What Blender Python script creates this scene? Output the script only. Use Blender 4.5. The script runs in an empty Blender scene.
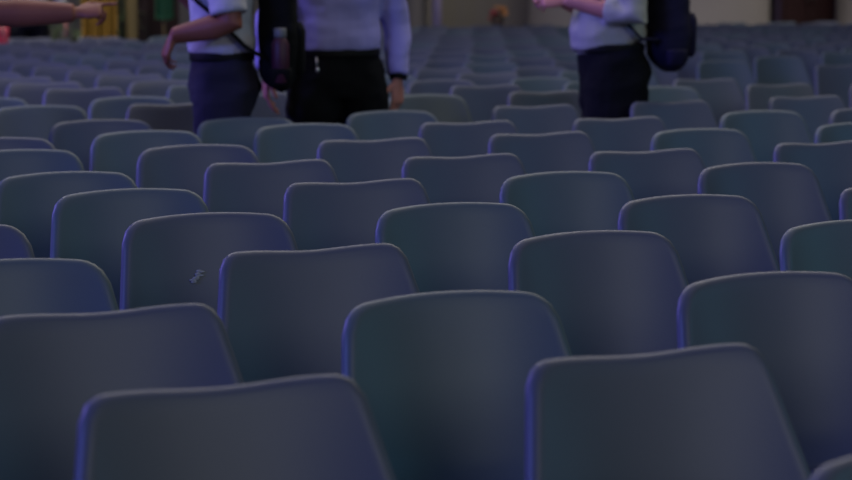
import bpy, bmesh, math, random
from mathutils import Vector, Matrix, Quaternion, noise
random.seed(7)
V = Vector
sc = bpy.context.scene
C = bpy.data.collections.new('hall'); sc.collection.children.link(C)
PI = math.pi
R = math.radians

# ------------------------------------------------------------------ camera
CAM_Z, FPX, PITCH = 1.370, 2145.8, 0.1229
def at_z(px, py, z):
    """the place in the hall at height z that the camera sees at a pixel"""
    x, y = (px - 426) / FPX, (240 - py) / FPX
    d = V((x, math.cos(PITCH) + y * math.sin(PITCH), -math.sin(PITCH) + y * math.cos(PITCH)))
    t = (z - CAM_Z) / d.z
    return V((0, 0, CAM_Z)) + d * t
def at_y(px, py, Y):
    x, y = (px - 426) / FPX, (240 - py) / FPX
    d = V((x, math.cos(PITCH) + y * math.sin(PITCH), -math.sin(PITCH) + y * math.cos(PITCH)))
    return V((0, 0, CAM_Z)) + d * (Y / d.y)
def pix(p):
    q = p - V((0, 0, CAM_Z)); c, s = math.cos(PITCH), math.sin(PITCH)
    dep = q.y * c - q.z * s
    return (426 + FPX * q.x / dep, 240 - FPX * (q.y * s + q.z * c) / dep, dep)
cd = bpy.data.cameras.new('camera'); cam = bpy.data.objects.new('camera', cd); C.objects.link(cam)
cam.location = (0, 0, CAM_Z); cam.rotation_euler = (PI / 2 - PITCH, 0, 0)
cd.sensor_width = 36; cd.lens = FPX / 852 * 36; cd.clip_end = 200; cd.clip_start = .05
cd.dof.use_dof = True; cd.dof.focus_distance = 5.1; cd.dof.aperture_fstop = 4.3
sc.camera = cam
sc.view_settings.view_transform = 'Standard'; sc.view_settings.look = 'None'
sc.view_settings.gamma = 1; sc.view_settings.exposure = 0; sc.view_settings.use_curve_mapping = False

# ------------------------------------------------------------------ materials
def mat(name, col, rough=.5, var=.12, scale=6, col2=None, bump=0, bscale=40, spec=.5, metal=0, sheen=0, stretch=None):
    m = bpy.data.materials.new(name); m.use_nodes = True
    nt = m.node_tree; b = nt.nodes['Principled BSDF']
    tc = nt.nodes.new('ShaderNodeTexCoord'); n = nt.nodes.new('ShaderNodeTexNoise')
    n.inputs['Scale'].default_value = scale; n.inputs['Detail'].default_value = 4
    src = tc.outputs['Object']
    if stretch:
        mp = nt.nodes.new('ShaderNodeMapping'); mp.inputs['Scale'].default_value = stretch
        nt.links.new(src, mp.inputs['Vector']); src = mp.outputs['Vector']
    nt.links.new(src, n.inputs['Vector'])
    r = nt.nodes.new('ShaderNodeValToRGB')
    c2 = col2 or [c * (1 - var) for c in col]
    r.color_ramp.elements[0].position = .35; r.color_ramp.elements[1].position = .65
    r.color_ramp.elements[0].color = (*c2, 1); r.color_ramp.elements[1].color = (*col, 1)
    nt.links.new(n.outputs['Fac'], r.inputs['Fac']); nt.links.new(r.outputs['Color'], b.inputs['Base Color'])
    b.inputs['Roughness'].default_value = rough; b.inputs['Specular IOR Level'].default_value = spec
    b.inputs['Metallic'].default_value = metal
    if sheen: b.inputs['Sheen Weight'].default_value = sheen
    if bump:
        n2 = nt.nodes.new('ShaderNodeTexNoise'); n2.inputs['Scale'].default_value = bscale
        nt.links.new(src, n2.inputs['Vector'])
        bp = nt.nodes.new('ShaderNodeBump'); bp.inputs['Strength'].default_value = bump; bp.inputs['Distance'].default_value = .02
        nt.links.new(n2.outputs['Fac'], bp.inputs['Height']); nt.links.new(bp.outputs['Normal'], b.inputs['Normal'])
    return m
M = {
 'teal':  mat('teal_plastic', (.098, .130, .155), .46, .06, 3, bump=.03, bscale=220),
 'navy':  mat('navy_plastic', (.098, .110, .150), .46, .06, 3, bump=.03, bscale=220),
 'steel': mat('grey_steel', (.25, .25, .27), .35, .1, 10, metal=1),
 'scuff': mat('pale_scuff', (.40, .41, .43), .8, .3, 160),
 'skin':  mat('skin', (.60, .25, .20), .5, .12, 9, spec=.3),
 'skin2': mat('tanned_skin', (.30, .105, .07), .5, .12, 9, spec=.3),
 'hair':  mat('dark_hair', (.02, .015, .012), .6, .4, 60, bump=.3, bscale=120),
 'white': mat('white_shirt', (.52, .50, .56), .85, .08, 5, bump=.25, bscale=9),
 'grey_shirt': mat('pale_grey_shirt', (.46, .45, .40), .85, .08, 5, bump=.3, bscale=9),
 'lilac': mat('lilac_shirt', (.42, .38, .82), .85, .08, 5, bump=.35, bscale=9),
 'navy_trousers': mat('navy_trousers', (.018, .014, .036), .9, .2, 6, bump=.3, bscale=8),
 'black_trousers': mat('black_trousers', (.007, .007, .009), .95, .2, 6, bump=.3, bscale=8, spec=.2),
 'black': mat('black_fabric', (.006, .006, .007), .9, .2, 20, bump=.15, bscale=60, spec=.2),
 'navy_bag': mat('navy_fabric', (.014, .011, .034), .85, .2, 20, bump=.15, bscale=60, spec=.3),
 'leather': mat('black_leather', (.008, .007, .007), .6, .2, 20, spec=.2),
 'chrome': mat('bright_metal', (.7, .68, .62), .3, .1, 10, metal=1),
 'bottle': mat('wine_plastic', (.07, .012, .03), .5, .2, 10),
 'grey_lid': mat('grey_lid', (.16, .16, .16), .4, .1, 10),
 'floor': mat('grey_stone_floor', (.045, .045, .05), .6, .25, 1.2, bump=.2, bscale=15),
 'wall':  mat('grey_plaster', (.17, .155, .13), .9, .08, .6, bump=.05, bscale=8),
 'beige': mat('beige_stone', (.235, .215, .195), .85, .10, .8, bump=.06, bscale=10),
 'lilac_post': mat('pale_lilac_paint', (.27, .23, .33), .6, .05, 3),
 'door': mat('dark_red_wood', (.030, .010, .011), .5, .3, 3, stretch=(8, 8, .6)),
 'door_trim': mat('dark_violet_paint', (.030, .018, .045), .5, .1, 3),
 'yellow': mat('yellow_cloth', (.42, .235, .035), .85, .25, 3, bump=.2, bscale=6),
 'olive': mat('olive_wood', (.19, .14, .045), .6, .25, 3, stretch=(8, 8, .6)),
 'green': mat('green_cloth', (.03, .15, .07), .85, .2, 4),
 'leaf': mat('dark_leaf', (.035, .055, .022), .5, .4, 12),
 'red': mat('crimson_cloth', (.30, .004, .035), .8, .15, 5),
 'petal_red': mat('red_petals', (.50, .035, .05), .7, .2, 20),
 'petal_orange': mat('orange_petals', (.50, .21, .05), .7, .2, 20),
 'clay': mat('dark_clay', (.08, .05, .035), .8, .2, 8),
 'eye': mat('eye_white', (.7, .7, .7), .2, .02, 5),
}

# ------------------------------------------------------------------ helpers
def link(name, me, parent=None):
    o = bpy.data.objects.new(name, me); C.objects.link(o)
    if parent is not None: o.parent = parent
    return o
def obj(name, bm, m, parent=None, smooth=True):
    bmesh.ops.recalc_face_normals(bm, faces=bm.faces[:])
    me = bpy.data.meshes.new(name); bm.to_mesh(me); bm.free()
    for mm in (m if isinstance(m, (list, tuple)) else [m]): me.materials.append(mm)
    if smooth:
        for p in me.polygons: p.use_smooth = True
    return link(name, me, parent)
def tag(o, label=None, cat=None, group=None, kind=None):
    if label: o['label'] = label
    if cat: o['category'] = cat
    if group: o['group'] = group
    if kind: o['kind'] = kind
    return o
def empty(name, loc, rz=0):
    o = link(name, None); o.location = loc; o.rotation_euler = (0, 0, rz); o.empty_display_size = .1
    return o
def box(bm, c, s, rz=0, bev=0):
    r = bmesh.ops.create_cube(bm, size=1, matrix=Matrix.Translation(c) @ Matrix.Rotation(rz, 4, 'Z') @ Matrix.Diagonal((*s, 1)))
    if bev:
        es = {e for v in r['verts'] for e in v.link_edges}
        bmesh.ops.bevel(bm, geom=list(es), offset=bev, segments=3, affect='EDGES', profile=.5)
def loft(bm, rings, n=16, closed_path=False):
    """rings: (centre, half width, half depth, side vector or None, superellipse power or None)"""
    L = []
    P = [V(r[0]) for r in rings]
    side0 = None
    for k, r in enumerate(rings):
        if closed_path: d = P[(k + 1) % len(P)] - P[k - 1]
        else: d = P[min(k + 1, len(P) - 1)] - P[max(k - 1, 0)]
        d.normalize()
        s = r[3] if len(r) > 3 and r[3] is not None else (side0 if side0 is not None else (V((0, 1, 0)) if abs(d.y) < .9 else V((1, 0, 0))))
        s = V(s); s = (s - d * s.dot(d)).normalized(); side0 = s
        t = d.cross(s)
        e = r[4] if len(r) > 4 and r[4] else 2
        ring = []
        for j in range(n):
            a = 2 * PI * j / n; ca, sa = math.cos(a), math.sin(a)
            ca = math.copysign(abs(ca) ** (2 / e), ca); sa = math.copysign(abs(sa) ** (2 / e), sa)
            ring.append(bm.verts.new(P[k] + s * (r[1] * ca) + t * (r[2] * sa)))
        L.append(ring)
    m = len(L)
    for k in range(m if closed_path else m - 1):
        A, B = L[k], L[(k + 1) % m]
        for j in range(n): bm.faces.new((A[j], A[(j + 1) % n], B[(j + 1) % n], B[j]))
    if not closed_path:
        bm.faces.new(L[0][::-1]); bm.faces.new(L[-1])
def tube(bm, pts, r, n=10):
    loft(bm, [(p, r, r) for p in pts], n)
def ball(bm, c, r, seg=14, rot=None):
    mt = Matrix.Translation(c)
    if rot is not None: mt = mt @ rot
    bmesh.ops.create_uvsphere(bm, u_segments=seg, v_segments=seg // 2 + 2, radius=1, matrix=mt @ Matrix.Diagonal((*r, 1)))
def fused(name, bm, m, parent, voxel, smooth=6, wrinkle=0, wseed=0):
    """overlapping lofts melted into one continuous skin"""
    me = bpy.data.meshes.new('raw'); bm.to_mesh(me); bm.free()
    o = bpy.data.objects.new('raw', me); C.objects.link(o)
    md = o.modifiers.new('r', 'REMESH'); md.mode = 'VOXEL'; md.voxel_size = voxel
    ms = o.modifiers.new('s', 'SMOOTH'); ms.iterations = smooth; ms.factor = .5
    dg = bpy.context.evaluated_depsgraph_get(); dg.update()
    out = bpy.data.meshes.new_from_object(o.evaluated_get(dg)); out.name = name
    bpy.data.objects.remove(o); bpy.data.meshes.remove(me)
    out.materials.clear(); out.materials.append(m)
    if wrinkle:
        nor = [v.normal.copy() for v in out.vertices]
        for v, nn in zip(out.vertices, nor):
            p = v.co
            q = V((p.x * 7 + p.z * 5, p.y * 7 - p.z * 4, p.z * 11)) + V((wseed, 0, 0))
            v.co = p + nn * (wrinkle * (noise.noise(q) - .25) + wrinkle * .4 * noise.noise(q * 2.3))
    for p in out.polygons: p.use_smooth = True
    return link(name, out, parent)

# ------------------------------------------------------------------ the hall
ROW = R(25.1)                                    # the rows of chairs run this far off the picture plane
bm = bmesh.new(); box(bm, V((0, 18, -.05)), (60, 60, .1))
tag(obj('floor', bm, M['floor'], smooth=False), kind='structure')
wyaw = R(25.1)
wd = V((math.cos(wyaw), math.sin(wyaw), 0)); wn = V((-math.sin(wyaw), math.cos(wyaw), 0))
W0 = V((0, 30.0, 0))
def on_wall(px, off=0, z=0):
    """a point that stands OFF metres in front of the back wall on the view line of picture column px"""
    x = (px - 426) / FPX; d = V((x, 1, 0))
    t = (W0 - wn * off).dot(wn) / d.dot(wn)
    p = d * t * 1.0; p.z = z
    return p
bm = bmesh.new(); box(bm, W0 + wn * .15 + V((0, 0, 3)), (60, .3, 6), wyaw)
tag(obj('wall_back', bm, M['wall'], smooth=False), kind='structure')
def column(name, px0, px1, off, m, flute=0):
    a, b = on_wall(px0, off), on_wall(px1, off)
    c = (a + b) / 2; r = abs(b.x - a.x) / 2
    bm = bmesh.new()
    loft(bm, [(c + V((0, 0, z)), r * k, r * k, V((1, 0, 0))) for z, k in ((0, 1.08), (.25, 1.08), (.3, 1.03), (.36, 1), (2, 1), (5.9, .96))], 64)
    o = obj(name, bm, m); tag(o, kind='structure')
    return o
column('column', 531, 757, 1.6, M['beige'])
column('column', 848, 1075, 1.6, M['beige'])
column('column', 402, 427, 1.0, M['wall'])
# dark doorway between the two right-hand columns
a, b = on_wall(777, .12), on_wall(831, .12)
c = (a + b) / 2; wdt = (b - a).length
bm = bmesh.new()
for k in (-1, 1): box(bm, c + wd * (k * wdt / 4) + V((0, 0, 1.35)), (wdt / 2 - .012, .07, 2.7), wyaw, .008)
for k in (-1, 1):
    for z, h in ((.62, .8), (1.75, 1.1)):
        box(bm, c + wd * (k * wdt / 4) - wn * .04 + V((0, 0, z)), (wdt / 2 - .16, .03, h), wyaw, .01)
d = tag(obj('door_1', bm, M['door'], smooth=False), kind='structure')
bm = bmesh.new()
for k in (-1, 1): box(bm, c + wd * (k * (wdt / 2 + .05)) + V((0, 0, 1.38)), (.1, .14, 2.76), wyaw, .01)
box(bm, c + V((0, 0, 2.81)), (wdt + .2, .14, .12), wyaw, .01)
obj('door_frame', bm, M['door_trim'], d, smooth=False)
bm = bmesh.new()
for k in (-1, 1): tube(bm, [c - wn * .1 + wd * (.06 * k) + V((0, 0, .95)), c - wn * .1 + wd * (.06 * k) + V((0, 0, 1.15))], .012)
obj('door_handle', bm, M['steel'], d)
# slender pale post standing in front of the grey wall
p = on_wall(437, 1.3)
t = tag(empty('post', p), 'slender pale lilac post in front of the grey wall', 'post')
bm = bmesh.new(); loft(bm, [((0, 0, z), .062, .062) for z in (.04, 1, 2, 3.6)], 20); obj('shaft', bm, M['lilac_post'], t)
bm = bmesh.new(); loft(bm, [((0, 0, z), r, r) for z, r in ((0, .17), (.03, .17), (.05, .09), (.09, .07))], 24); obj('base', bm, M['lilac_post'], t)

# flowers on a stand, far behind the rows
p = on_wall(497, 1.5)
t = tag(empty('flower_stand', p), 'black pedestal stand carrying the flowers before the grey wall', 'stand')
bm = bmesh.new()
loft(bm, [((0, 0, z), r, r) for z, r in ((0, .16), (.03, .16), (.06, .04), (.61, .035), (.65, .12), (.68, .13))], 20)
obj('pedestal', bm, M['leather'], t)
t = tag(empty('flower_arrangement', p + V((0, 0, .68))), 'small arrangement of red and orange flowers against the grey wall', 'flowers')
bm = bmesh.new(); loft(bm, [((0, 0, z), r, r) for z, r in ((0, .05), (.05, .08), (.12, .085))], 18); obj('vase', bm, M['clay'], t)
bm = bmesh.new()
for k in range(26):
    a = random.random() * 6.28; e = random.uniform(.2, 1.2)
    d_ = V((math.cos(a) * math.cos(e), math.sin(a) * math.cos(e), math.sin(e)))
    tube(bm, [V((0, 0, .1)), V((0, 0, .1)) + d_ * .1], .006, 5)
obj('foliage', bm, M['leaf'], t)
for k in range(16):
    a = random.random() * 6.28; rr = random.uniform(.02, .12)
    q = V((math.cos(a) * rr, math.sin(a) * rr, random.uniform(.15, .27)))
    red = q.x < -.01
    if red: q.z -= .05
    bm = bmesh.new()
    for j in range(6):
        b_ = 2 * PI * j / 6
        ball(bm, q + V((math.cos(b_) * .022, math.sin(b_) * .022, 0)), (.022, .022, .014), 8)
    ball(bm, q + V((0, 0, .008)), (.014, .014, .012), 8)
    o = obj('blossom', bm, M['petal_red' if red else 'petal_orange'], t)
    o['label'] = 'red blossom' if red else 'orange blossom'

# the corner behind the left-hand rows: banner, wooden post, dark doors, green flag, plants, red bag
def banner(name, px, off, half, z0, z1, m, label, cat):
    p = on_wall(px, off); t = tag(empty(name, p, wyaw), label, cat)
    bm = bmesh.new(); n = 28; g = []
    for i in range(n + 1):
        u = i / n * 2 - 1
        g.append([bm.verts.new((u * half, .018 * math.sin(u * 9) * (1.2 - j / 12) + .01 * math.sin(u * 23), z0 + (z1 - z0) * j / 12 - .015 * (1 - u * u))) for j in range(13)])
    for i in range(n):
        for j in range(12): bm.faces.new((g[i][j], g[i + 1][j], g[i + 1][j + 1], g[i][j + 1]))
    bmesh.ops.solidify(bm, geom=bm.faces[:], thickness=.006)
    obj('cloth', bm, m, t)
    bm = bmesh.new(); tube(bm, [V((-half - .04, 0, z1)), V((half + .04, 0, z1))], .012); obj('crossbar', bm, M['olive'], t)
    bm = bmesh.new(); tube(bm, [V((0, .03, .02)), V((0, .03, z1 + .03))], .014); obj('pole', bm, M['olive'], t)
    bm = bmesh.new(); loft(bm, [((0, .03, z), r, r) for z, r in ((0, .15), (.02, .15), (.04, .03))], 20); obj('base', bm, M['leather'], t)
banner('banner', 101, 5.9, .185, .35, 1.62, M['yellow'], 'yellow cloth banner on a stand behind the left-hand rows', 'banner')
banner('flag', 166, 5.7, .10, .92, 1.58, M['green'], 'green cloth flag on a stand beside the dark wooden screen', 'flag')
p = on_wall(133, 5.8); bm = bmesh.new(); box(bm, V((0, 0, 1.3)), (.10, .10, 2.6), wyaw, .01)
o = obj('wooden_post', bm, M['olive'], None, False); o.location = p
tag(o, 'tall square olive wooden post between yellow banner and dark screen', 'post')
p = on_wall(150, 4.1); t = tag(empty('folding_screen', p, wyaw), 'dark red-brown wooden screen behind the green flag', 'screen')
for k, s in ((0, -1), (1, 1)):
    bm = bmesh.new(); box(bm, V((s * .19, .04 * k, 1.1)), (.36, .04, 2.2), s * .1, .006)
    box(bm, V((s * .19, .04 * k - .03, 1.55)), (.26, .02, .9), s * .1, .005); box(bm, V((s * .19, .04 * k - .03, .55)), (.26, .02, .8), s * .1, .005)
    obj('screen_panel', bm, M['door'], t, False)
def plant(px, off, h, spread, label, n=70):
    p = on_wall(px, off); t = tag(empty('potted_plant', p), label, 'plant')
    bm = bmesh.new(); loft(bm, [((0, 0, z), r, r) for z, r in ((0, .13), (.02, .14), (.28, .18), (.32, .19), (.33, .16))], 22); obj('pot', bm, M['clay'], t)
    bm = bmesh.new(); bs = bmesh.new()
    for k in range(n):
        a = random.random() * 6.28; rr = spread * math.sqrt(random.random()); z = random.uniform(.5, h)
        tip = V((math.cos(a) * rr, math.sin(a) * rr, z))
        if k % 6 == 0: tube(bs, [V((0, 0, .3)), V((tip.x * .4, tip.y * .4, z * .6)), tip], .008, 6)
        ln = random.uniform(.12, .2); d_ = V((math.cos(a + random.uniform(-.6, .6)), math.sin(a), random.uniform(-.3, .7))).normalized()
        s = d_.cross(V((0, 0, 1))).normalized(); up = s.cross(d_)
        rows_ = [(0, .006), (.25, .03), (.5, .04), (.75, .028), (1, .003)]
        prev = None
        for f_, w in rows_:
            q = tip + d_ * (ln * f_) - V((0, 0, .08 * f_ * f_))
            cur = (bm.verts.new(q - s * w + up * .008), bm.verts.new(q), bm.verts.new(q + s * w + up * .008))
            if prev:
                bm.faces.new((prev[0], prev[1], cur[1], cur[0])); bm.faces.new((prev[1], prev[2], cur[2], cur[1]))
            prev = cur
    obj('stem', bs, M['leaf'], t); obj('leaves', bm, M['leaf'], t)
plant(70, 5.0, 1.15, .22, 'dark leafy potted plant left of the yellow banner')
plant(122, 4.8, 1.75, .16, 'tall dark potted plant between yellow banner and wooden post', 110)
plant(28, 3.7, 1.6, .35, 'wide dark potted plant behind the pointing arm', 120)
p = on_wall(5, 6.1)
t = tag(empty('bag', p + V((0, 0, 0)), .2), 'crimson bag at far left below the pointing arm', 'bag')
bm = bmesh.new()
loft(bm, [((0, 0, z), a_, b_, V((1, 0, 0)), 3) for z, a_, b_ in ((.0, .12, .08), (.02, .15, .1), (.5, .15, .1), (.80, .125, .07), (.86, .10, .03))], 24)
obj('body', bm, M['red'], t)
bm = bmesh.new(); tube(bm, [V((-.07, 0, .84)), V((-.06, 0, .93)), V((.06, 0, .93)), V((.07, 0, .84))], .01); obj('handle', bm, M['leather'], t)

# ------------------------------------------------------------------ chairs
def shell_back(kind, nu=30, nv=16, roll=6):
    """moulded back: spreads towards the seat, hollow to the front, edge rolled backwards all round"""
    bm = bmesh.new()
    if kind == 'bowed': crown, rc, bow0, ear, fl, wg = .010, .036, .034, 0, .16, .13
    else: crown, rc, bow0, ear, fl, wg = -.002, .024, .022, .007, .20, .15
    half0, TOP, BOT = (.190 if kind == 'bowed' else .192), .784, .42
    def top(u):
        a = abs(u); uc = 1 - rc / half0
        z = TOP - crown * u * u - ear * (1 - abs(a - .80) / .80) * 0 - ear * math.cos(min(a / .8, 1.0) * PI / 2) ** 2
        if a > uc:
            t = (a - uc) / (1 - uc); z -= rc * (1 - math.sqrt(max(0, 1 - t * t)))
        return z
    def half(z): 
        d = TOP - z
        return half0 + fl * d - .18 * max(0, d - .20) ** 2 * 4
    def pt(u, v):
        z = top(u) * (1 - v) + BOT * v
        d = TOP - z
        y = .235 - .26 * d - .5 * max(0, d - .26) ** 2 * 5 - (bow0 + wg * d) * abs(u) ** 2.2
        return V((u * half(z), y, z))
    us = [math.sin((i / nu * 2 - 1) * PI / 2 * .999) * .45 + (i / nu * 2 - 1) * .55 for i in range(nu + 1)]
    us[0], us[-1] = -1, 1
    G = [[pt(u, (j / nv)) for j in range(nv + 1)] for u in us]
    N = [[None] * (nv + 1) for _ in us]
    for i in range(nu + 1):
        for j in range(nv + 1):
            du = G[min(i + 1, nu)][j] - G[max(i - 1, 0)][j]
            dv = G[i][min(j + 1, nv)] - G[i][max(j - 1, 0)]
            n_ = dv.cross(du)
            n_ = n_.normalized() if n_.length > 1e-9 else V((0, -1, 0))
            N[i][j] = n_ if n_.y < 0 else -n_
    F = [[bm.verts.new(p) for p in col] for col in G]
    B = [[bm.verts.new(G[i][j] - N[i][j] * .018) for j in range(nv + 1)] for i in range(nu + 1)]
    for i in range(nu):
        for j in range(nv):
            bm.faces.new((F[i][j], F[i][j + 1], F[i + 1][j + 1], F[i + 1][j]))
            bm.faces.new((B[i][j], B[i + 1][j], B[i + 1][j + 1], B[i][j + 1]))
    # rim path: up the left side, over the top, down the right side
    path = [(0, j) for j in range(nv, 0, -1)] + [(i, 0) for i in range(nu + 1)] + [(nu, j) for j in range(1, nv + 1)]
    prev = None
    RR = .0155
    for k, (i, j) in enumerate(path):
        p = G[i][j]; a = G[path[max(k - 1, 0)][0]][path[max(k - 1, 0)][1]]; b = G[path[min(k + 1, len(path) - 1)][0]][path[min(k + 1, len(path) - 1)][1]]
        tan = (b - a).normalized(); n_ = N[i][j]
        out = tan.cross(n_); 
        if out.dot(p - V((0, p.y, .6))) < 0: out = -out
        out = (out - n_ * out.dot(n_)).normalized()
        strip = [F[i][j]]
        for q in range(1, roll + 1):
            t = q / roll * R(165)
            strip.append(bm.verts.new(p + out * (RR * math.sin(t)) - n_ * (RR * (1 - math.cos(t)))))
        strip.append(B[i][j])
        if prev:
            for q in range(len(strip) - 1): bm.faces.new((prev[q], prev[q + 1], strip[q + 1], strip[q]))
        prev = strip
    for i in range(nu): bm.faces.new((F[i][nv], B[i][nv], B[i + 1][nv], F[i + 1][nv]))
    return bm
def shell_seat(nu=20, nv=16):
    bm = bmesh.new(); T = []; U = []
    for i in range(nu + 1):
        u = i / nu * 2 - 1; ct, cu = [], []
        for j in range(nv + 1):
            v = j / nv                                   # 0 at the back, 1 at the front edge
            w = .245 - .03 * v ** 2
            rc = max(0, v - .85) / .15; rb = max(0, .12 - v) / .12
            w *= 1 - .12 * rc ** 2 - .10 * rb ** 2
            y = .128 - v * .43 + .02 * abs(u) ** 3 * rc
            z = .432 - .022 * math.cos(u * PI / 2) * math.sin(min(1, v * 1.2) * PI) + .012 * abs(u) ** 4 - .045 * max(0, v - .75) ** 2 * 16
            ct.append(bm.verts.new((u * w, y, z))); cu.append(bm.verts.new((u * w * .985, y + .004 * (1 - 2 * v), z - .013)))
        T.append(ct); U.append(cu)
    for i in range(nu):
        for j in range(nv):
            bm.faces.new((T[i][j], T[i][j + 1], T[i + 1][j + 1], T[i + 1][j])); bm.faces.new((U[i][j], U[i + 1][j], U[i + 1][j + 1], U[i][j + 1]))
        bm.faces.new((T[i][0], T[i + 1][0], U[i + 1][0], U[i][0])); bm.faces.new((T[i][nv], U[i][nv], U[i + 1][nv], T[i + 1][nv]))
    for j in range(nv):
        bm.faces.new((T[0][j], U[0][j], U[0][j + 1], T[0][j + 1])); bm.faces.new((T[nu][j], T[nu][j + 1], U[nu][j + 1], U[nu][j]))
    return bm
def leg_bm(sx, back, n=10):
    bm = bmesh.new()
    y0, y1 = (.09, .17) if back else (-.22, -.25)
    tube(bm, [V((sx * .12, y0 - (.05 if back else -.05), .405)), V((sx * .165, y0, .400)), V((sx * .185, y0 + .01 * (1 if back else -1), .37)), V((sx * .215, y1, .012))], .0115, n)
    loft(bm, [(V((sx * .215, y1, z)), r, r) for z, r in ((0, .014), (.03, .015))], n)
    return bm
def mesh_of(bm, name, m):
    bmesh.ops.recalc_face_normals(bm, faces=bm.faces[:])
    me = bpy.data.meshes.new(name); bm.to_mesh(me); bm.free()
    for mm in (m if isinstance(m, list) else [m]): me.materials.append(mm)
    for p in me.polygons: p.use_smooth = True
    return me
CH = {}
seat_bm = shell_seat()
seat_raw = bpy.data.meshes.new('seat_raw'); bmesh.ops.recalc_face_normals(seat_bm, faces=seat_bm.faces[:]); seat_bm.to_mesh(seat_raw); seat_bm.free()
legs = [mesh_of(leg_bm(s, b), 'leg', M['steel']) for s in (-1, 1) for b in (0, 1)]
for shape in ('bowed', 'level'):
    for colour in ('teal', 'navy'):
        bk = mesh_of(shell_back(shape), 'backrest', M[colour])
        bs = bmesh.new(); bs.from_mesh(seat_raw); st = mesh_of(bs, 'seat', M[colour])
        # one-piece mesh for the chairs too far off to show their parts
        one = shell_back(shape, 16, 8, 3)
        tmp = bpy.data.meshes.new('t'); s2 = shell_seat(8, 6); s2.to_mesh(tmp); s2.free(); one.from_mesh(tmp)
        nf = len(one.faces)
        for s in (-1, 1):
            for b in (0, 1):
                l2 = leg_bm(s, b, 6); l2.to_mesh(tmp); l2.free(); one.from_mesh(tmp)
        one.faces.ensure_lookup_table()
        for f in one.faces[nf:]: f.material_index = 1
        CH[shape, colour] = (bk, st, mesh_of(one, 'plastic_chair', [M[colour], M['steel']]))
# where each chair of the near rows stands: lattice index (along row, row) -> pixel of the middle of its top edge
seen = {(0,0):(75,374,'l','navy'),(1,0):(525,343,'l','navy'),(0,1):(-22,303,'l','navy'),(1,1):(341,290,'b','teal'),(2,1):(676,271,'b','navy'),
 (0,2):(-103,258,'b','teal'),(1,2):(218,243,'l','navy'),(2,2):(508,230,'b','navy'),(3,2):(779,219,'b','teal'),
 (0,3):(-159,223,'b','navy'),(1,3):(121,212,'b','navy'),(2,3):(375,202,'b','teal'),(3,3):(617,194,'b','navy'),
 (1,4):(51,188,'b','teal'),(2,4):(282,178,'l','navy'),(3,4):(499,171,'b','teal'),(4,4):(697,162,'b','navy'),
 (1,5):(-7,171,'b','teal'),(2,5):(203,159,'l','navy'),(3,5):(401,153,'l','navy'),(4,5):(588,148,'l','navy'),(5,5):(773,140,'l','navy'),
 (1,6):(-48,149,'b','teal'),(2,6):(136,144,'b','navy'),(3,6):(316,137,'l','navy'),(4,6):(488,131,'l','navy'),(5,6):(650,128,'b','teal'),(6,6):(814,122,'b','teal'),
 (1,7):(-65,137,'b','navy'),(2,7):(90,130,'b','teal'),(3,7):(253,123,'b','teal'),(4,7):(418,120,'l','navy'),(5,7):(572,116,'l','navy'),(6,7):(719,110,'b','teal'),
 (2,8):(48,119,'b','navy'),(3,8):(196,117,'b','teal'),(4,8):(345,110,'b','teal'),(5,8):(491,104,'l','navy'),(6,8):(630,100,'l','navy'),(7,8):(768,95,'l','navy'),(8,8):(893,91,'b','teal'),
 (2,9):(-9,105,'b','teal'),(3,9):(125,102,'l','navy'),(4,9):(255,99,'b','teal'),(5,9):(385,94,'b','teal'),(6,9):(507,90,'l','navy'),(7,9):(628,86,'b','teal'),(8,9):(745,83,'l','navy'),
 (3,10):(88,96,'b','teal'),(4,10):(208,92,'l','navy'),(5,10):(330,88,'l','teal'),(6,10):(449,84,'l','navy'),(7,10):(562,80,'b','teal'),(8,10):(672,78,'l','navy'),(9,10):(814,64,'l','navy'),(8,11):(696,60,'b','teal'),(9,11):(753,55.5,'b','teal')}
S = 1.1823 * (CAM_Z - .80)
k_ = CAM_Z - .80
X0, Y0 = -.4789 * k_, 5.0896 * k_
def lattice(i, j):
    return V((X0 + S * (i * math.cos(ROW) - j * math.sin(ROW)), Y0 + S * (i * math.sin(ROW) + j * math.cos(ROW)), 0))
fwd = V((math.sin(ROW), -math.cos(ROW), 0))      # the way the chairs face
LASTROW = 38
def snapped(s):
    """where a chair has to stand for its top edge and left edge to be where they are"""
    vs = [v.co for v in CH[{'b': 'bowed', 'l': 'level'}[s[2]], s[3]][0].vertices if v.co.z > .69]
    p = at_z(s[0] + 60, s[1], .80); p.z = 0
    mr = Matrix.Rotation(ROW, 3, 'Z')
    for it in range(4):
        q = [pix(p + fwd * .235 + mr @ v) for v in vs]
        dep = q[0][2]
        p.x += (s[0] - min(a_[0] for a_ in q)) * dep / FPX
        ey = s[1] - min(a_[1] for a_ in q)
        k2 = (CAM_Z - .8) * FPX / dep
        p.y += -ey * dep / k2 * .95
    return p
dev = [snapped(s) - lattice(*k) for k, s in seen.items() if k[1] == 10 and k[0] < 9]
SH = sum(dev, V((0, 0, 0))) / len(dev)
BACK = V((0, 21.9, 0)); rn = V((-math.sin(ROW), math.cos(ROW), 0))
YL, YM, YR = 8.98, 9.42, 10.05
STAND = [(at_y(222, 50, YL), .16, .14), (at_y(338, 50, YM), .13, .20), (at_y(616, 50, YR), .16, .14)]   # where the three men stand: no chair there
def taken(root):
    for p, hx, hy in STAND:
        d_ = Matrix.Rotation(-ROW, 3, 'Z') @ (p - root)
        if abs(d_.x) < .27 + hx and -.31 - hy < d_.y < .25 + hy: return True
    return False
chairs = []                                       # (row, x, object, shape, colour, near)
rnd = random.Random(11)
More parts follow.
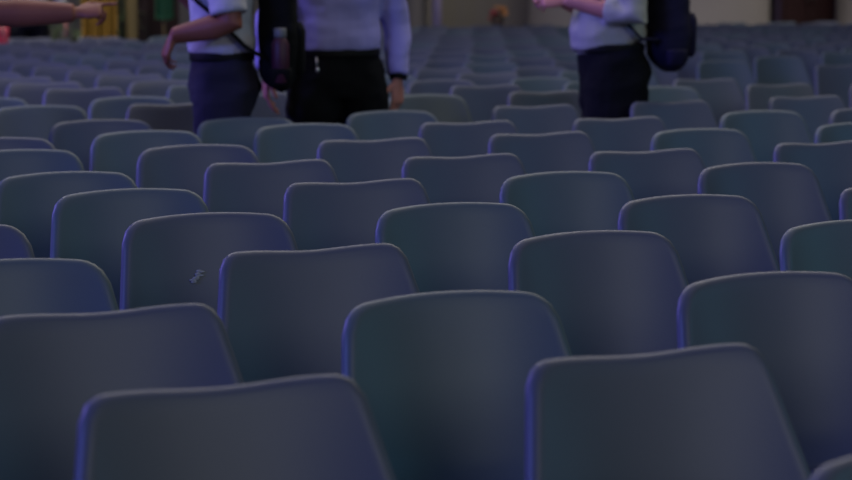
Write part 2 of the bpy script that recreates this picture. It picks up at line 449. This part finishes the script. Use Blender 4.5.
for j in range(-1, LASTROW + 1):
    for i in range(-14, 40):
        g = lattice(i, j)
        s = seen.get((i, j))
        if s:
            p = snapped(s)
            root = p + fwd * .235
            shape = {'b': 'bowed', 'l': 'level'}[s[2]]; colour = s[3]
        else:
            sh = SH * max(0, min(1, (j - 6) / 3))
            root = g + sh + fwd * .235 + V((rnd.uniform(-.02, .02), rnd.uniform(-.025, .025), 0))
            shape = rnd.choice(('bowed', 'level', 'level')); colour = rnd.choice(('teal', 'navy', 'navy'))
        q = pix(root - fwd * .235 + V((0, 0, .8)))
        hw = .27 * FPX / q[2] if q[2] > .5 else 0
        if (root - BACK).dot(rn) > (0 if root.x < -1.9 else 2.5): continue
        if q[2] < 2.2 or q[0] + hw < -12 or q[0] - hw > 864 or q[1] > 486 or (j < 0 and (i, j) != (1, -1)): continue
        if not s and j >= 10 and q[0] > 640 and q[1] > 51: continue          # a gap in the rows on the right
        if j < 0: root = snapped((800, 438, 'b', 'navy')) + fwd * .235; shape = 'bowed'; colour = 'navy'
        if j >= 9 and taken(root): continue
        rz = ROW + rnd.gauss(0, R(1.2)) * (.3 if s else 1)
        bk, st, one = CH[shape, colour]
        if j <= 11:
            o = empty('plastic_chair', root, rz)
            link('backrest', bk, o); link('seat', st, o)
            for L_ in legs: link('leg', L_, o)
            chairs.append([j, q[0], o, shape, colour, True])
            if (i, j) == (1, 3): marked = o
        else:
            o = link('plastic_chair', one); o.location = root; o.rotation_euler.z = rz
            chairs.append([j, q[0], o, shape, colour, False])
# worn pale mark on one of the backs
bm = bmesh.new()
for k in range(9):
    x = -.046 + k * .0033 + rnd.uniform(-.002, .002); z = .640 + .0020 * k + rnd.uniform(-.010, .010)
    d_ = .788 - z
    y = .235 - .26 * d_ - (.05 + .16 * d_) * abs(x / .22) ** 2.1 - .0012
    ball(bm, V((x, y, z)), (rnd.uniform(.005, .010), .0011, rnd.uniform(.002, .005)), 8)
w_ = obj('worn_mark', bm, M['scuff'], marked); w_['label'] = 'pale worn mark on the backrest'

# ------------------------------------------------------------------ people (local: x forward, y to the person's left, z up)
def hand(bm, w, d, n, th, curl=.35, L=1.0, point=False):
    """w wrist, d towards the fingers, n out of the back of the hand, th towards the thumb"""
    d = V(d).normalized(); th = V(th); th = (th - d * th.dot(d)).normalized(); n = V(n); n = (n - d * n.dot(d) - th * n.dot(th)).normalized()
    s = L
    loft(bm, [(w - d * .02, .027, .019, th), (w + d * .02 * s, .030, .018, th), (w + d * .05 * s, .041, .016, th), (w + d * .085 * s, .042, .014, th), (w + d * .098 * s, .036, .010, th)], 14)
    for k, (off, ln, r) in enumerate(((.031, .072, .0088), (.0105, .080, .009), (-.0105, .075, .0086), (-.030, .058, .0078))):
        p = w + d * (.085 - .006 * abs(k - 1)) * s + th * off; c = curl * (1 + .12 * k)
        if point: c = .05 if k == 0 else 1.15
        dirs = d; pts = [p - d * .02, p]
        for f_ in (.44, .31, .25):
            dirs = (Quaternion(th.cross(n) * -1 if False else d.cross(n), 0) @ dirs)
            ax = d.cross(n).normalized()
            ang = c * .8
            q = Quaternion(ax, -ang)
            dirs = (q @ dirs).normalized()
            p = p + dirs * ln * f_ * s; pts.append(p)
        loft(bm, [(pp, r * (1 - .06 * m_), r * (1 - .06 * m_)) for m_, pp in enumerate(pts)] + [(pts[-1] + dirs * .006, r * .45, r * .45)], 10)
    b0 = w + d * .028 * s + th * .026
    t1 = (d * .62 + th * .70 - n * .25).normalized(); t2 = (d * .9 + th * .25 - n * .35).normalized()
    loft(bm, [(b0 - th * .015, .014, .014), (b0, .0145, .0135), (b0 + t1 * .038 * s, .0115, .011), (b0 + t1 * .038 * s + t2 * .03 * s, .0105, .0095), (b0 + t1 * .038 * s + t2 * .052 * s, .007, .006)], 10)
def arm_rings(sh, el, wr, inflate=0, upto=1.0, r=(.052, .047, .042, .043, .036, .028), g=1):
    pts = [sh, sh.lerp(el, .5), el, el.lerp(wr, .3), el.lerp(wr, .65), wr]
    ln = [0, .25, .5, .65, .83, 1]
    out = []
    for p, l, rr in zip(pts, ln, r):
        if l <= upto + 1e-6: out.append((p, rr * g, rr * g))
    return out
def person(name, label, loc, yaw, pose, clothes):
    t = tag(empty(name, loc, yaw), label, 'person')
    k = pose.get('belly', 0)
    lean = pose.get('lean', 0)
    def sp(z): return V((lean * max(0, z - .95), 0, z))
    Y = V((0, 1, 0))
    torso = [(.86, .150, .105, 0), (.93, .172, .122, -.01), (1.00, .172, .120 + .3 * k, .3 * k), (1.08, .160, .110 + .6 * k, .6 * k), (1.18, .164, .112 + .6 * k, .6 * k), (1.30, .182, .120 + .3 * k, .3 * k), (1.40, .188, .112, 0), (1.46, .155, .088, -.01), (1.50, .085, .068, -.015)]
    A = {}
    for s, nm in ((1, 'left'), (-1, 'right')):
        a = pose[nm]
        A[s] = [sp(1.43) + V((0, s * .195, 0)), V(a['elbow']), V(a['wrist'])]
    Lg = pose['legs']
    # --- body: one skin
    bm = bmesh.new()
    loft(bm, [(sp(z) + V((fx, 0, 0)), w, d_, Y, 2.3) for z, w, d_, fx in torso], 24)
    hz = 1.66
    loft(bm, [(sp(1.47) + V((-.02, 0, 0)), .066, .064, Y), (sp(1.55) + V((-.008, 0, 0)), .057, .06, Y), (sp(1.60) + V((.01, 0, 0)), .055, .06, Y)], 18)
    loft(bm, [(sp(hz + dz) + V((fx, 0, 0)), w, d_, Y) for dz, w, d_, fx in ((-.115, .025, .03, .055), (-.10, .045, .055, .04), (-.06, .062, .082, .018), (-.01, .070, .092, .008), (.04, .074, .096, .002), (.085, .066, .086, -.004), (.112, .042, .056, -.006), (.122, .012, .02, -.006))], 24)
    hc = sp(hz)
    loft(bm, [(hc + V((.095, 0, .012)), .008, .008), (hc + V((.108, 0, -.012)), .011, .011), (hc + V((.112, 0, -.032)), .015, .012), (hc + V((.095, 0, -.038)), .013, .01)], 10)   # nose
    ball(bm, hc + V((.088, 0, -.066)), (.010, .024, .007), 10); ball(bm, hc + V((.086, 0, -.075)), (.010, .020, .007), 10)   # lips
    ball(bm, hc + V((.090, 0, .022)), (.012, .05, .008), 10)                                                        # brow
    for s in (1, -1): ball(bm, hc + V((-.005, s * .076, -.01)), (.022, .010, .034), 10)                          # ears
    for s in (1, -1):
        sh, el, wr = A[s]
        loft(bm, [(sp(1.42) + V((0, s * .12, 0)), .062, .062)] + arm_rings(sh, el, wr, g=pose.get('arm', 1)), 16)
        a = pose['left' if s > 0 else 'right']
        hand(bm, wr, a['d'], a['n'], a['th'], a.get('curl', .35), pose.get('hand', 1.05), a.get('point', False))
        hip, kn, an, toe = [V(q) for q in Lg[s]]
        loft(bm, [(hip + V((0, 0, .03)), .085, .085, Y), (hip.lerp(kn, .3), .080, .084, Y), (hip.lerp(kn, .7), .062, .066, Y), (kn, .054, .056, Y), (kn.lerp(an, .3) + V((-.012, 0, 0)), .052, .058, Y), (kn.lerp(an, .7), .040, .042, Y), (an, .035, .04, Y), (an - V((0, 0, .05)), .035, .042, Y)], 18)
        d_ = (toe - an); d_.z = 0; d_.normalize()
        loft(bm, [(an + V((0, 0, -.045)) - d_ * .055, .028, .024), (an + V((0, 0, -.04)), .034, .032), (an + V((0, 0, -.05)) + d_ * .1, .042, .022), (an + V((0, 0, -.06)) + d_ * .17, .030, .014)], 14)
    fused('body', bm, clothes['skin'], t, .0055, 3)
    for s in (1, -1):
        bm = bmesh.new(); ball(bm, hc + V((.083, s * .031, .005)), (.011, .013, .010), 12); e_ = obj('eye', bm, M['eye'], t); bm = bmesh.new(); ball(bm, hc + V((.0915, s * .031, .005)), (.0035, .0055, .006), 10); obj('iris', bm, M['hair'], e_)
    bm = bmesh.new()
    loft(bm, [(hc + V((fx, 0, dz)), w, d_, Y) for dz, w, d_, fx in ((-.055, .064, .055, -.042), (-.01, .076, .078, -.024), (.04, .080, .088, -.012), (.085, .073, .088, -.008), (.118, .050, .064, -.008), (.134, .018, .028, -.008))], 24)
    fused('hair', bm, M['hair'], t, .007, 2, .004)
    # --- trousers
    bk_ = pose.get('bulk', 1)
    bm = bmesh.new()
    loft(bm, [(sp(z) + V((fx, 0, 0)), w, d_, Y, 2.4) for z, w, d_, fx in ((.82, .150 * bk_, .12 * bk_, 0), (.90, .188 * bk_, .140 * bk_, -.01), (.98, .186 * bk_, .136 + .25 * k, .25 * k), (1.045, .174, .126 + .45 * k, .45 * k))], 24)
    for s in (1, -1):
        hip, kn, an, toe = [V(q) for q in Lg[s]]
        tg = pose.get('thigh', 1)
        loft(bm, [(hip + V((0, 0, .04)), .096 * tg, .108 * tg, Y), (hip.lerp(kn, .3), .100 * tg, .106 * tg, Y), (hip.lerp(kn, .7), .084 * tg, .09 * tg, Y), (kn, .076, .08, Y), (kn.lerp(an, .4), .072, .078, Y), (an + V((0, 0, .0)), .062, .072, Y)], 18)
    fused('trousers', bm, clothes['trousers'], t, .011, 5, .012, 3)
    bm = bmesh.new()
    ring = []
    for q in range(40):
        a = 2 * PI * q / 40
        ca, sa = math.cos(a), math.sin(a)
        e = 2 / 2.4
        ring.append((sp(1.035) + V(((.132 + .45 * k) * math.copysign(abs(ca) ** e, ca) + .45 * k, .180 * math.copysign(abs(sa) ** e, sa), 0)), .019, .005, V((0, 0, 1)), 4))
    loft(bm, ring, 10, True)
    b_ = obj('belt', bm, M['leather'], t)
    # --- shirt
    bm = bmesh.new()
    loft(bm, [(sp(z) + V((fx, 0, 0)), w, d_, Y, 2.3) for z, w, d_, fx in ((1.03, .172, .124 + .45 * k, .45 * k), (1.055, .190, .142 + .55 * k, .55 * k), (1.10, .192, .146 + .6 * k, .6 * k), (1.18, .184, .134 + .6 * k, .6 * k), (1.30, .204, .142 + .3 * k, .3 * k), (1.40, .212, .138, 0), (1.465, .182, .112, -.01), (1.515, .095, .084, -.015))], 26)
    for s in (1, -1):
        sh, el, wr = A[s]
        slv = clothes['sleeve']
        g_ = pose.get('arm', 1) ** .6
        rr = [(sp(1.42) + V((0, s * .12, 0)), .082, .082)]
        if slv == 'short':
            rr += [(sh, .080 * g_, .080 * g_), (sh.lerp(el, .5), .073 * g_, .075 * g_), (sh.lerp(el, .86), .070 * g_, .074 * g_)]
        elif slv == 'rolled':
            rr += [(sh, .080 * g_, .080 * g_), (sh.lerp(el, .5), .070 * g_, .072 * g_), (el, .066 * g_, .066 * g_), (el.lerp(wr, .3), .064 * g_, .064 * g_), (el.lerp(wr, .42), .060 * g_, .060 * g_)]
        else:
            rr += [(sh, .080 * g_, .080 * g_), (sh.lerp(el, .5), .070 * g_, .072 * g_), (el, .064 * g_, .065 * g_), (el.lerp(wr, .4), .062, .062), (el.lerp(wr, .8), .053, .053), (el.lerp(wr, .97), .046, .046)]
        loft(bm, rr, 18)
    fused('shirt', bm, clothes['shirt'], t, .010, 3, .009, clothes.get('seed', 0))
    bm = bmesh.new()
    loft(bm, [(sp(1.49) + V((-.02 + .075 * math.cos(a_), .075 * math.sin(a_), .02 - .03 * math.cos(a_))), .022, .006, V((0, 0, 1))) for a_ in [2 * PI * q / 24 for q in range(24)]], 8, True)
    obj('collar', bm, clothes['shirt'], t)
    for s in (1, -1):
        an, toe = V(Lg[s][2]), V(Lg[s][3])
        d_ = (toe - an); d_.z = 0; d_.normalize(); sd = d_.cross(V((0, 0, 1)))
        bm = bmesh.new(); g = V((an.x, an.y, 0))
        loft(bm, [(g - d_ * .075 + V((0, 0, .045)), .030, .040, sd, 2.6), (g - d_ * .05 + V((0, 0, .05)), .040, .050, sd, 2.6), (g + V((0, 0, .05)), .044, .050, sd, 2.6), (g + d_ * .08 + V((0, 0, .038)), .050, .038, sd, 2.6), (g + d_ * .15 + V((0, 0, .030)), .048, .030, sd, 2.6), (g + d_ * .19 + V((0, 0, .022)), .028, .020, sd, 2.6)], 18)
        obj('shoe', bm, M['leather'], t)
    return t
def stance(w=.10, step=0, toe_out=.04):
    return {s: [(0, s * .095, .90), (s * step * .4 + .02, s * (.095 + w * .35), .49), (s * step, s * (.095 + w * .7), .085), (s * step + .2, s * (.095 + w * .7 + toe_out), .03)] for s in (1, -1)}
hang = lambda s: dict(elbow=(-.03, s * .255, 1.14), wrist=(.03, s * .265, .90), d=(.08, 0, -1), n=(0, s, 0), th=(1, 0, 0), curl=.35)

# man facing left with a black backpack
xl = at_y(222, 50, YL).x
manL = person('person', 'man in navy trousers and white short-sleeved shirt facing left, left of the three men', (xl, YL, 0), PI + .12,
    dict(left=dict(elbow=(-.03, .255, 1.175), wrist=(.20, .20, 1.125), d=(.45, -.02, -1), n=(1, .5, .3), th=(.3, -1, .1), curl=.6),
         right=dict(elbow=(.02, -.27, 1.19), wrist=(.20, -.19, 1.335), d=(1, .1, .1), n=(0, -.5, 1), th=(0, 1, .3), curl=.5), legs=stance(.04, .05), arm=1.22, hand=1.0, thigh=1.16, bulk=1.12),
    dict(skin=M['skin2'], shirt=M['white'], trousers=M['navy_trousers'], sleeve='short', seed=1))
# man in the lilac shirt, arms hanging
xm = at_y(338, 50, YM).x
hm = hang(1); hm.update(elbow=(-.05, .276, 1.155), wrist=(.02, .262, .925), d=(.10, -.02, -1), n=(1, .9, 0), th=(.8, -1, 0), curl=.3)
manM = person('person', 'man in lilac long-sleeved shirt and black trousers with one hand hanging down', (xm, YM, 0), -PI / 2 + .24,
    dict(left=hm, right=dict(hang(-1), elbow=(-.03, -.30, 1.17), wrist=(.03, -.325, .955)), legs=stance(.20, .0), thigh=1.22, bulk=1.08, hand=1.22, arm=1.05),
    dict(skin=M['skin'], shirt=M['lilac'], trousers=M['black_trousers'], sleeve='long', seed=4))
wr = V(hm['wrist']); up_ = (V(hm['elbow']) - wr).normalized()
bm = bmesh.new(); loft(bm, [(wr + up_ * q, r, r) for q, r in ((-.012, .031), (-.008, .036), (.012, .037), (.016, .032))], 22)
wt = obj('wristwatch', bm, M['leather'], manM)
bm = bmesh.new(); bmesh.ops.create_cone(bm, cap_ends=True, segments=24, radius1=.019, radius2=.017, depth=.008, matrix=Matrix.Translation(wr + up_ * .002 + V((.3, 1, 0)).normalized() * .039) @ V((.3, 1, 0)).to_track_quat('Z', 'Y').to_matrix().to_4x4())
obj('watch_face', bm, M['black'], wt)
bm = bmesh.new(); ball(bm, V((.172, -.125, .965)), (.007, .009, .012), 12); tube(bm, [V((.165, -.125, .98)), V((.15, -.125, 1.02))], .004, 8)
obj('key_tag', bm, M['chrome'], manM)
# man facing left with a navy backpack, hands in front of him
xr = at_y(614, 50, YR).x
manR = person('person', 'man in pale grey shirt and black trousers holding hands before his chest, facing left', (xr, YR, 0), PI + .10,
    dict(left=dict(elbow=(-.05, .255, 1.185), wrist=(.235, .09, 1.255), d=(1, -.25, .0), n=(0, .6, 1), th=(.2, -.6, .8), curl=.55),
         right=dict(elbow=(-.0, -.255, 1.16), wrist=(.255, -.07, 1.265), d=(1, .3, .0), n=(.1, -.8, .6), th=(0, .5, 1), curl=.6), legs=stance(.05, .06), belly=.06, lean=-.03, thigh=1.42, bulk=1.20, arm=1.15, hand=1.15),
    dict(skin=M['skin'], shirt=M['grey_shirt'], trousers=M['black_trousers'], sleeve='rolled', seed=9))
# man outside the left edge, of whom only the pointing arm shows
YP = 8.55
xp = at_y(-62, 10, YP).x
e = at_y(-4, 13, YP - .25); w = at_y(74, 13, YP - .22)
manP = person('person', 'man at the left edge stretching out a bare pointing arm over the chairs', (xp, YP, 0), 0,
    dict(right=dict(elbow=(e.x - xp, -.25, e.z), wrist=(w.x - xp, -.22, w.z), d=(1, .03, .12), n=(0, -.5, 1), th=(.2, .7, .6), point=True),
         left=dict(elbow=(-.10, .26, 1.14), wrist=(-.10, .25, .90), d=(.05, 0, -1), n=(0, 1, 0), th=(1, 0, 0)), legs=stance(.06, .04), arm=1.3, hand=1.1),
    dict(skin=M['skin2'], shirt=M['white'], trousers=M['black_trousers'], sleeve='short', seed=13))
# someone standing far behind the arm
pf = on_wall(31, 6.7)
manF = person('person', 'distant person with a pale sleeved arm hanging down, half hidden by the pointing arm', (pf.x, pf.y, 0), -PI / 2 + .3,
    dict(left=dict(elbow=(-.02, .30, 1.16), wrist=(.02, .34, .94), d=(.05, .2, -1), n=(0, 1, 0), th=(1, 0, 0)), right=hang(-1), legs=stance(.06, .03)),
    dict(skin=M['skin'], shirt=M['grey_shirt'], trousers=M['black_trousers'], sleeve='long', seed=17))

# ------------------------------------------------------------------ bags on their backs
def backpack(name, man, m, label, z0, z1, depth, half, xoff, near):
    """in the wearer's frame; hangs behind the back"""
    t = tag(empty(name, man.location, man.rotation_euler.z), label, 'backpack')
    H = z1 - z0; xb = -xoff - depth / 2
    Y = V((0, 1, 0))
    bm = bmesh.new()
    loft(bm, [(V((xb + fx, 0, z0 + H * q)), half * a, depth / 2 * b, Y, 3) for q, a, b, fx in ((0, .7, .45, .02), (.03, .88, .75, .01), (.10, .98, .97, 0), (.3, 1, 1.05, -.005), (.6, .97, .98, 0), (.82, .9, .85, .01), (.94, .75, .6, .02), (1, .45, .3, .03))], 30)
    fused('body', bm, m, t, .010, 4, .008, z0)
    bm = bmesh.new()
    loft(bm, [(V((xb - depth / 2 + .002, 0, z0 + H * q)), half * a, .035 * b, Y, 3) for q, a, b in ((.10, .6, .5), (.14, .72, .9), (.4, .74, 1), (.46, .66, .6))], 24)
    obj('front_pocket', bm, m, t)
    bm = bmesh.new()
    tube(bm, [V((xb + .03, -.035, z1 - .02)), V((xb + .03, -.03, z1 + .035)), V((xb + .03, .03, z1 + .035)), V((xb + .03, .035, z1 - .02))], .008); obj('handle', bm, m, t)
    for s in (1, -1):
        bm = bmesh.new()
        pts = [(-xoff - .03, .09, z1 - .08), (-.09, .105, 1.47), (.0, .11, 1.505), (.09, .115, 1.45), (.142, .125, 1.36), (.125, .165, 1.28), (.03, .208, 1.20), (-.04, .208, 1.13), (-.09, .19, 1.08), (-xoff - .01, .15, z0 + .14)]
        sm = []
        for q in range(len(pts) - 1):
            for f_ in (0, .33, .66): sm.append(V(pts[q]).lerp(V(pts[q + 1]), f_))
        sm.append(V(pts[-1]))
        loft(bm, [(V((p.x, p.y * s, p.z)), .022, .006, V((.3 * (1 if p.z < 1.3 else 0), 1, 0)), 4) for p in sm], 10)
        obj('strap', bm, m, t)
    bm = bmesh.new()
    loft(bm, [(V((xb + .0, half + .035, z)), a, b, V((1, 0, 0)), 2.6) for z, a, b in ((z0 + .02, .035, .02), (z0 + .03, .045, .035), (z0 + .085, .048, .045), (z0 + .095, .046, .043))], 20)
    obj('side_pocket', bm, m, t)
    return t
bl = backpack('backpack', manL, M['black'], 'black backpack worn by the man in navy trousers, bottle at its side', .895, 1.50, .165, .155, .150, 1)
# drinking bottle in the side pocket
mb = manL.matrix_basis
q = V((-.150 - .0825, .155 + .042, .93)); 
world = Matrix.Translation(manL.location) @ Matrix.Rotation(manL.rotation_euler.z, 4, 'Z')
t = tag(empty('drinking_bottle', world @ q), 'wine-red drinking bottle with grey lid in the black backpack pocket', 'bottle')
bm = bmesh.new(); loft(bm, [((0, 0, z), r, r) for z, r in ((0, .03), (.005, .036), (.16, .036), (.18, .026), (.19, .02))], 22); obj('bottle_body', bm, M['bottle'], t)
bm = bmesh.new(); loft(bm, [((0, 0, z), r, r) for z, r in ((.185, .024), (.19, .026), (.22, .026), (.225, .02))], 20); obj('lid', bm, M['grey_lid'], t)
backpack('backpack', manR, M['navy_bag'], 'dark navy backpack on the back of the man in pale grey shirt', .935, 1.50, .185, .165, .160, 1)

# ------------------------------------------------------------------ light
def area(name, loc, target, size, energy, col, size_y=None, spread=None):
    l = bpy.data.lights.new(name, 'AREA'); l.energy = energy; l.color = col; l.size = size
    if size_y: l.shape = 'RECTANGLE'; l.size_y = size_y
    if spread: l.spread = spread
    o = bpy.data.objects.new(name, l); C.objects.link(o); o.location = loc
    o.rotation_euler = (V(target) - V(loc)).to_track_quat('-Z', 'Y').to_euler()
    return o
area('ceiling_lamps', (1, 13, 9), (1, 13, 0), 16, 370, (1, .96, .90), 18)
area('rim_fill_light', (0, 11, 5.5), (0, 4.5, .8), 9, 140, (1, .95, .86), 1.5)  # added backlight that lifts the top rims of the near chairs, no real fitting
area('violet_stage_lamp', (-9, -2, 5), (0, 9, .8), 3, 620, (.17, .22, 1), 3)
area('violet_side_lamp', (-8, 9.5, 4.5), (0, 9.5, 1), 2.5, 430, (.26, .21, 1), 2.5)
area('teal_stage_lamp', (13, 4, 4), (0, 8, .8), 4, 105, (.10, .48, .80), 3)
area('stage_light', (9, -8, 6), (0, 8, .5), 6, 280, (.95, 1, .92), 4)
area('wall_fill_light', (4.5, 27.0, 6.0), (5, 30.6, .5), 8, 170, (1, .92, .88), .5, R(110))  # added wash that brightens the back wall and columns, not a known lamp
area('corner_fill_light', (-4.5, 20.4, 4.5), (-4, 22.3, .6), 3, 60, (1, .92, .85), .5, R(110))  # fill added to brighten the banner corner, stands for no lamp in the hall
w = bpy.data.worlds.new('hall_air'); sc.world = w; w.use_nodes = True
w.node_tree.nodes['Background'].inputs['Color'].default_value = (.5, .55, .8, 1)
w.node_tree.nodes['Background'].inputs['Strength'].default_value = .045

# ------------------------------------------------------------------ which chair is which
ORD = 'first second third fourth fifth sixth seventh eighth ninth tenth eleventh twelfth thirteenth fourteenth fifteenth sixteenth seventeenth eighteenth nineteenth twentieth'.split()
def ordn(n): return ORD[n] if n < len(ORD) else str(n + 1) + 'th'
bpy.context.view_layer.update()
dg = bpy.context.evaluated_depsgraph_get(); dg.update()
eye = V((0, 0, CAM_Z))
def shows(o):
    mw = o.matrix_world; hit = 0
    me = o.data if o.type == 'MESH' else o.children[0].data
    vs = [v.co for v in me.vertices if v.co.z > .70]
    for c_ in vs[::max(1, len(vs) // 60)]:
        p = mw @ c_; a = pix(p)
        if not (3 < a[0] < 849 and 3 < a[1] < 477): continue
        dd = p - eye; L_ = dd.length
        ok, loc, nn, ii, ob, mm = sc.ray_cast(dg, eye, dd.normalized(), distance=L_ + .03)
        if ok:
            r = ob.original
            while r.parent: r = r.parent
            if r.name == o.name: hit += 1
    return hit
rows = {}
for c in chairs: rows.setdefault(c[0], []).append(c)
order = sorted(rows)
vis = {c[2].name: shows(c[2]) for c in chairs}
for rj in order:
    L_ = sorted([c for c in rows[rj] if vis[c[2].name] > 0], key=lambda c: c[1])
    fr = order.index(rj); bk = len(order) - 1 - fr
    for k, c in enumerate(L_):
        o = c[2]; n = ordn(k)
        col = {'teal': 'teal-grey', 'navy': 'navy-grey'}[c[4]]; top = {'bowed': 'bowed', 'level': 'level'}[c[3]]
        if rj < 0: lb = 'navy-grey plastic chair whose top corner shows in the bottom right corner'
        elif fr <= 10:
            lb = f'{col} plastic chair with {top} top, {n} from left in {ordn(fr - 1)} full row from front'
            if rj == 3 and o.name == marked.name: lb = f'{col} plastic chair with a pale worn mark on its backrest, {n} from left'
        else:
            lb = f'blurred {col} plastic chair, {n} from left in {ordn(bk)} row from the back' if bk else f'blurred {col} plastic chair, {n} from left in the very last row'
        tag(o, lb, 'chair', 'near rows of plastic chairs' if fr <= 10 else 'far rows of plastic chairs')
    for c in rows[rj]:
        if vis[c[2].name] == 0:
            tag(c[2], 'plastic chair out of sight beyond the frame edge or behind nearer things', 'chair', 'hidden plastic chairs')
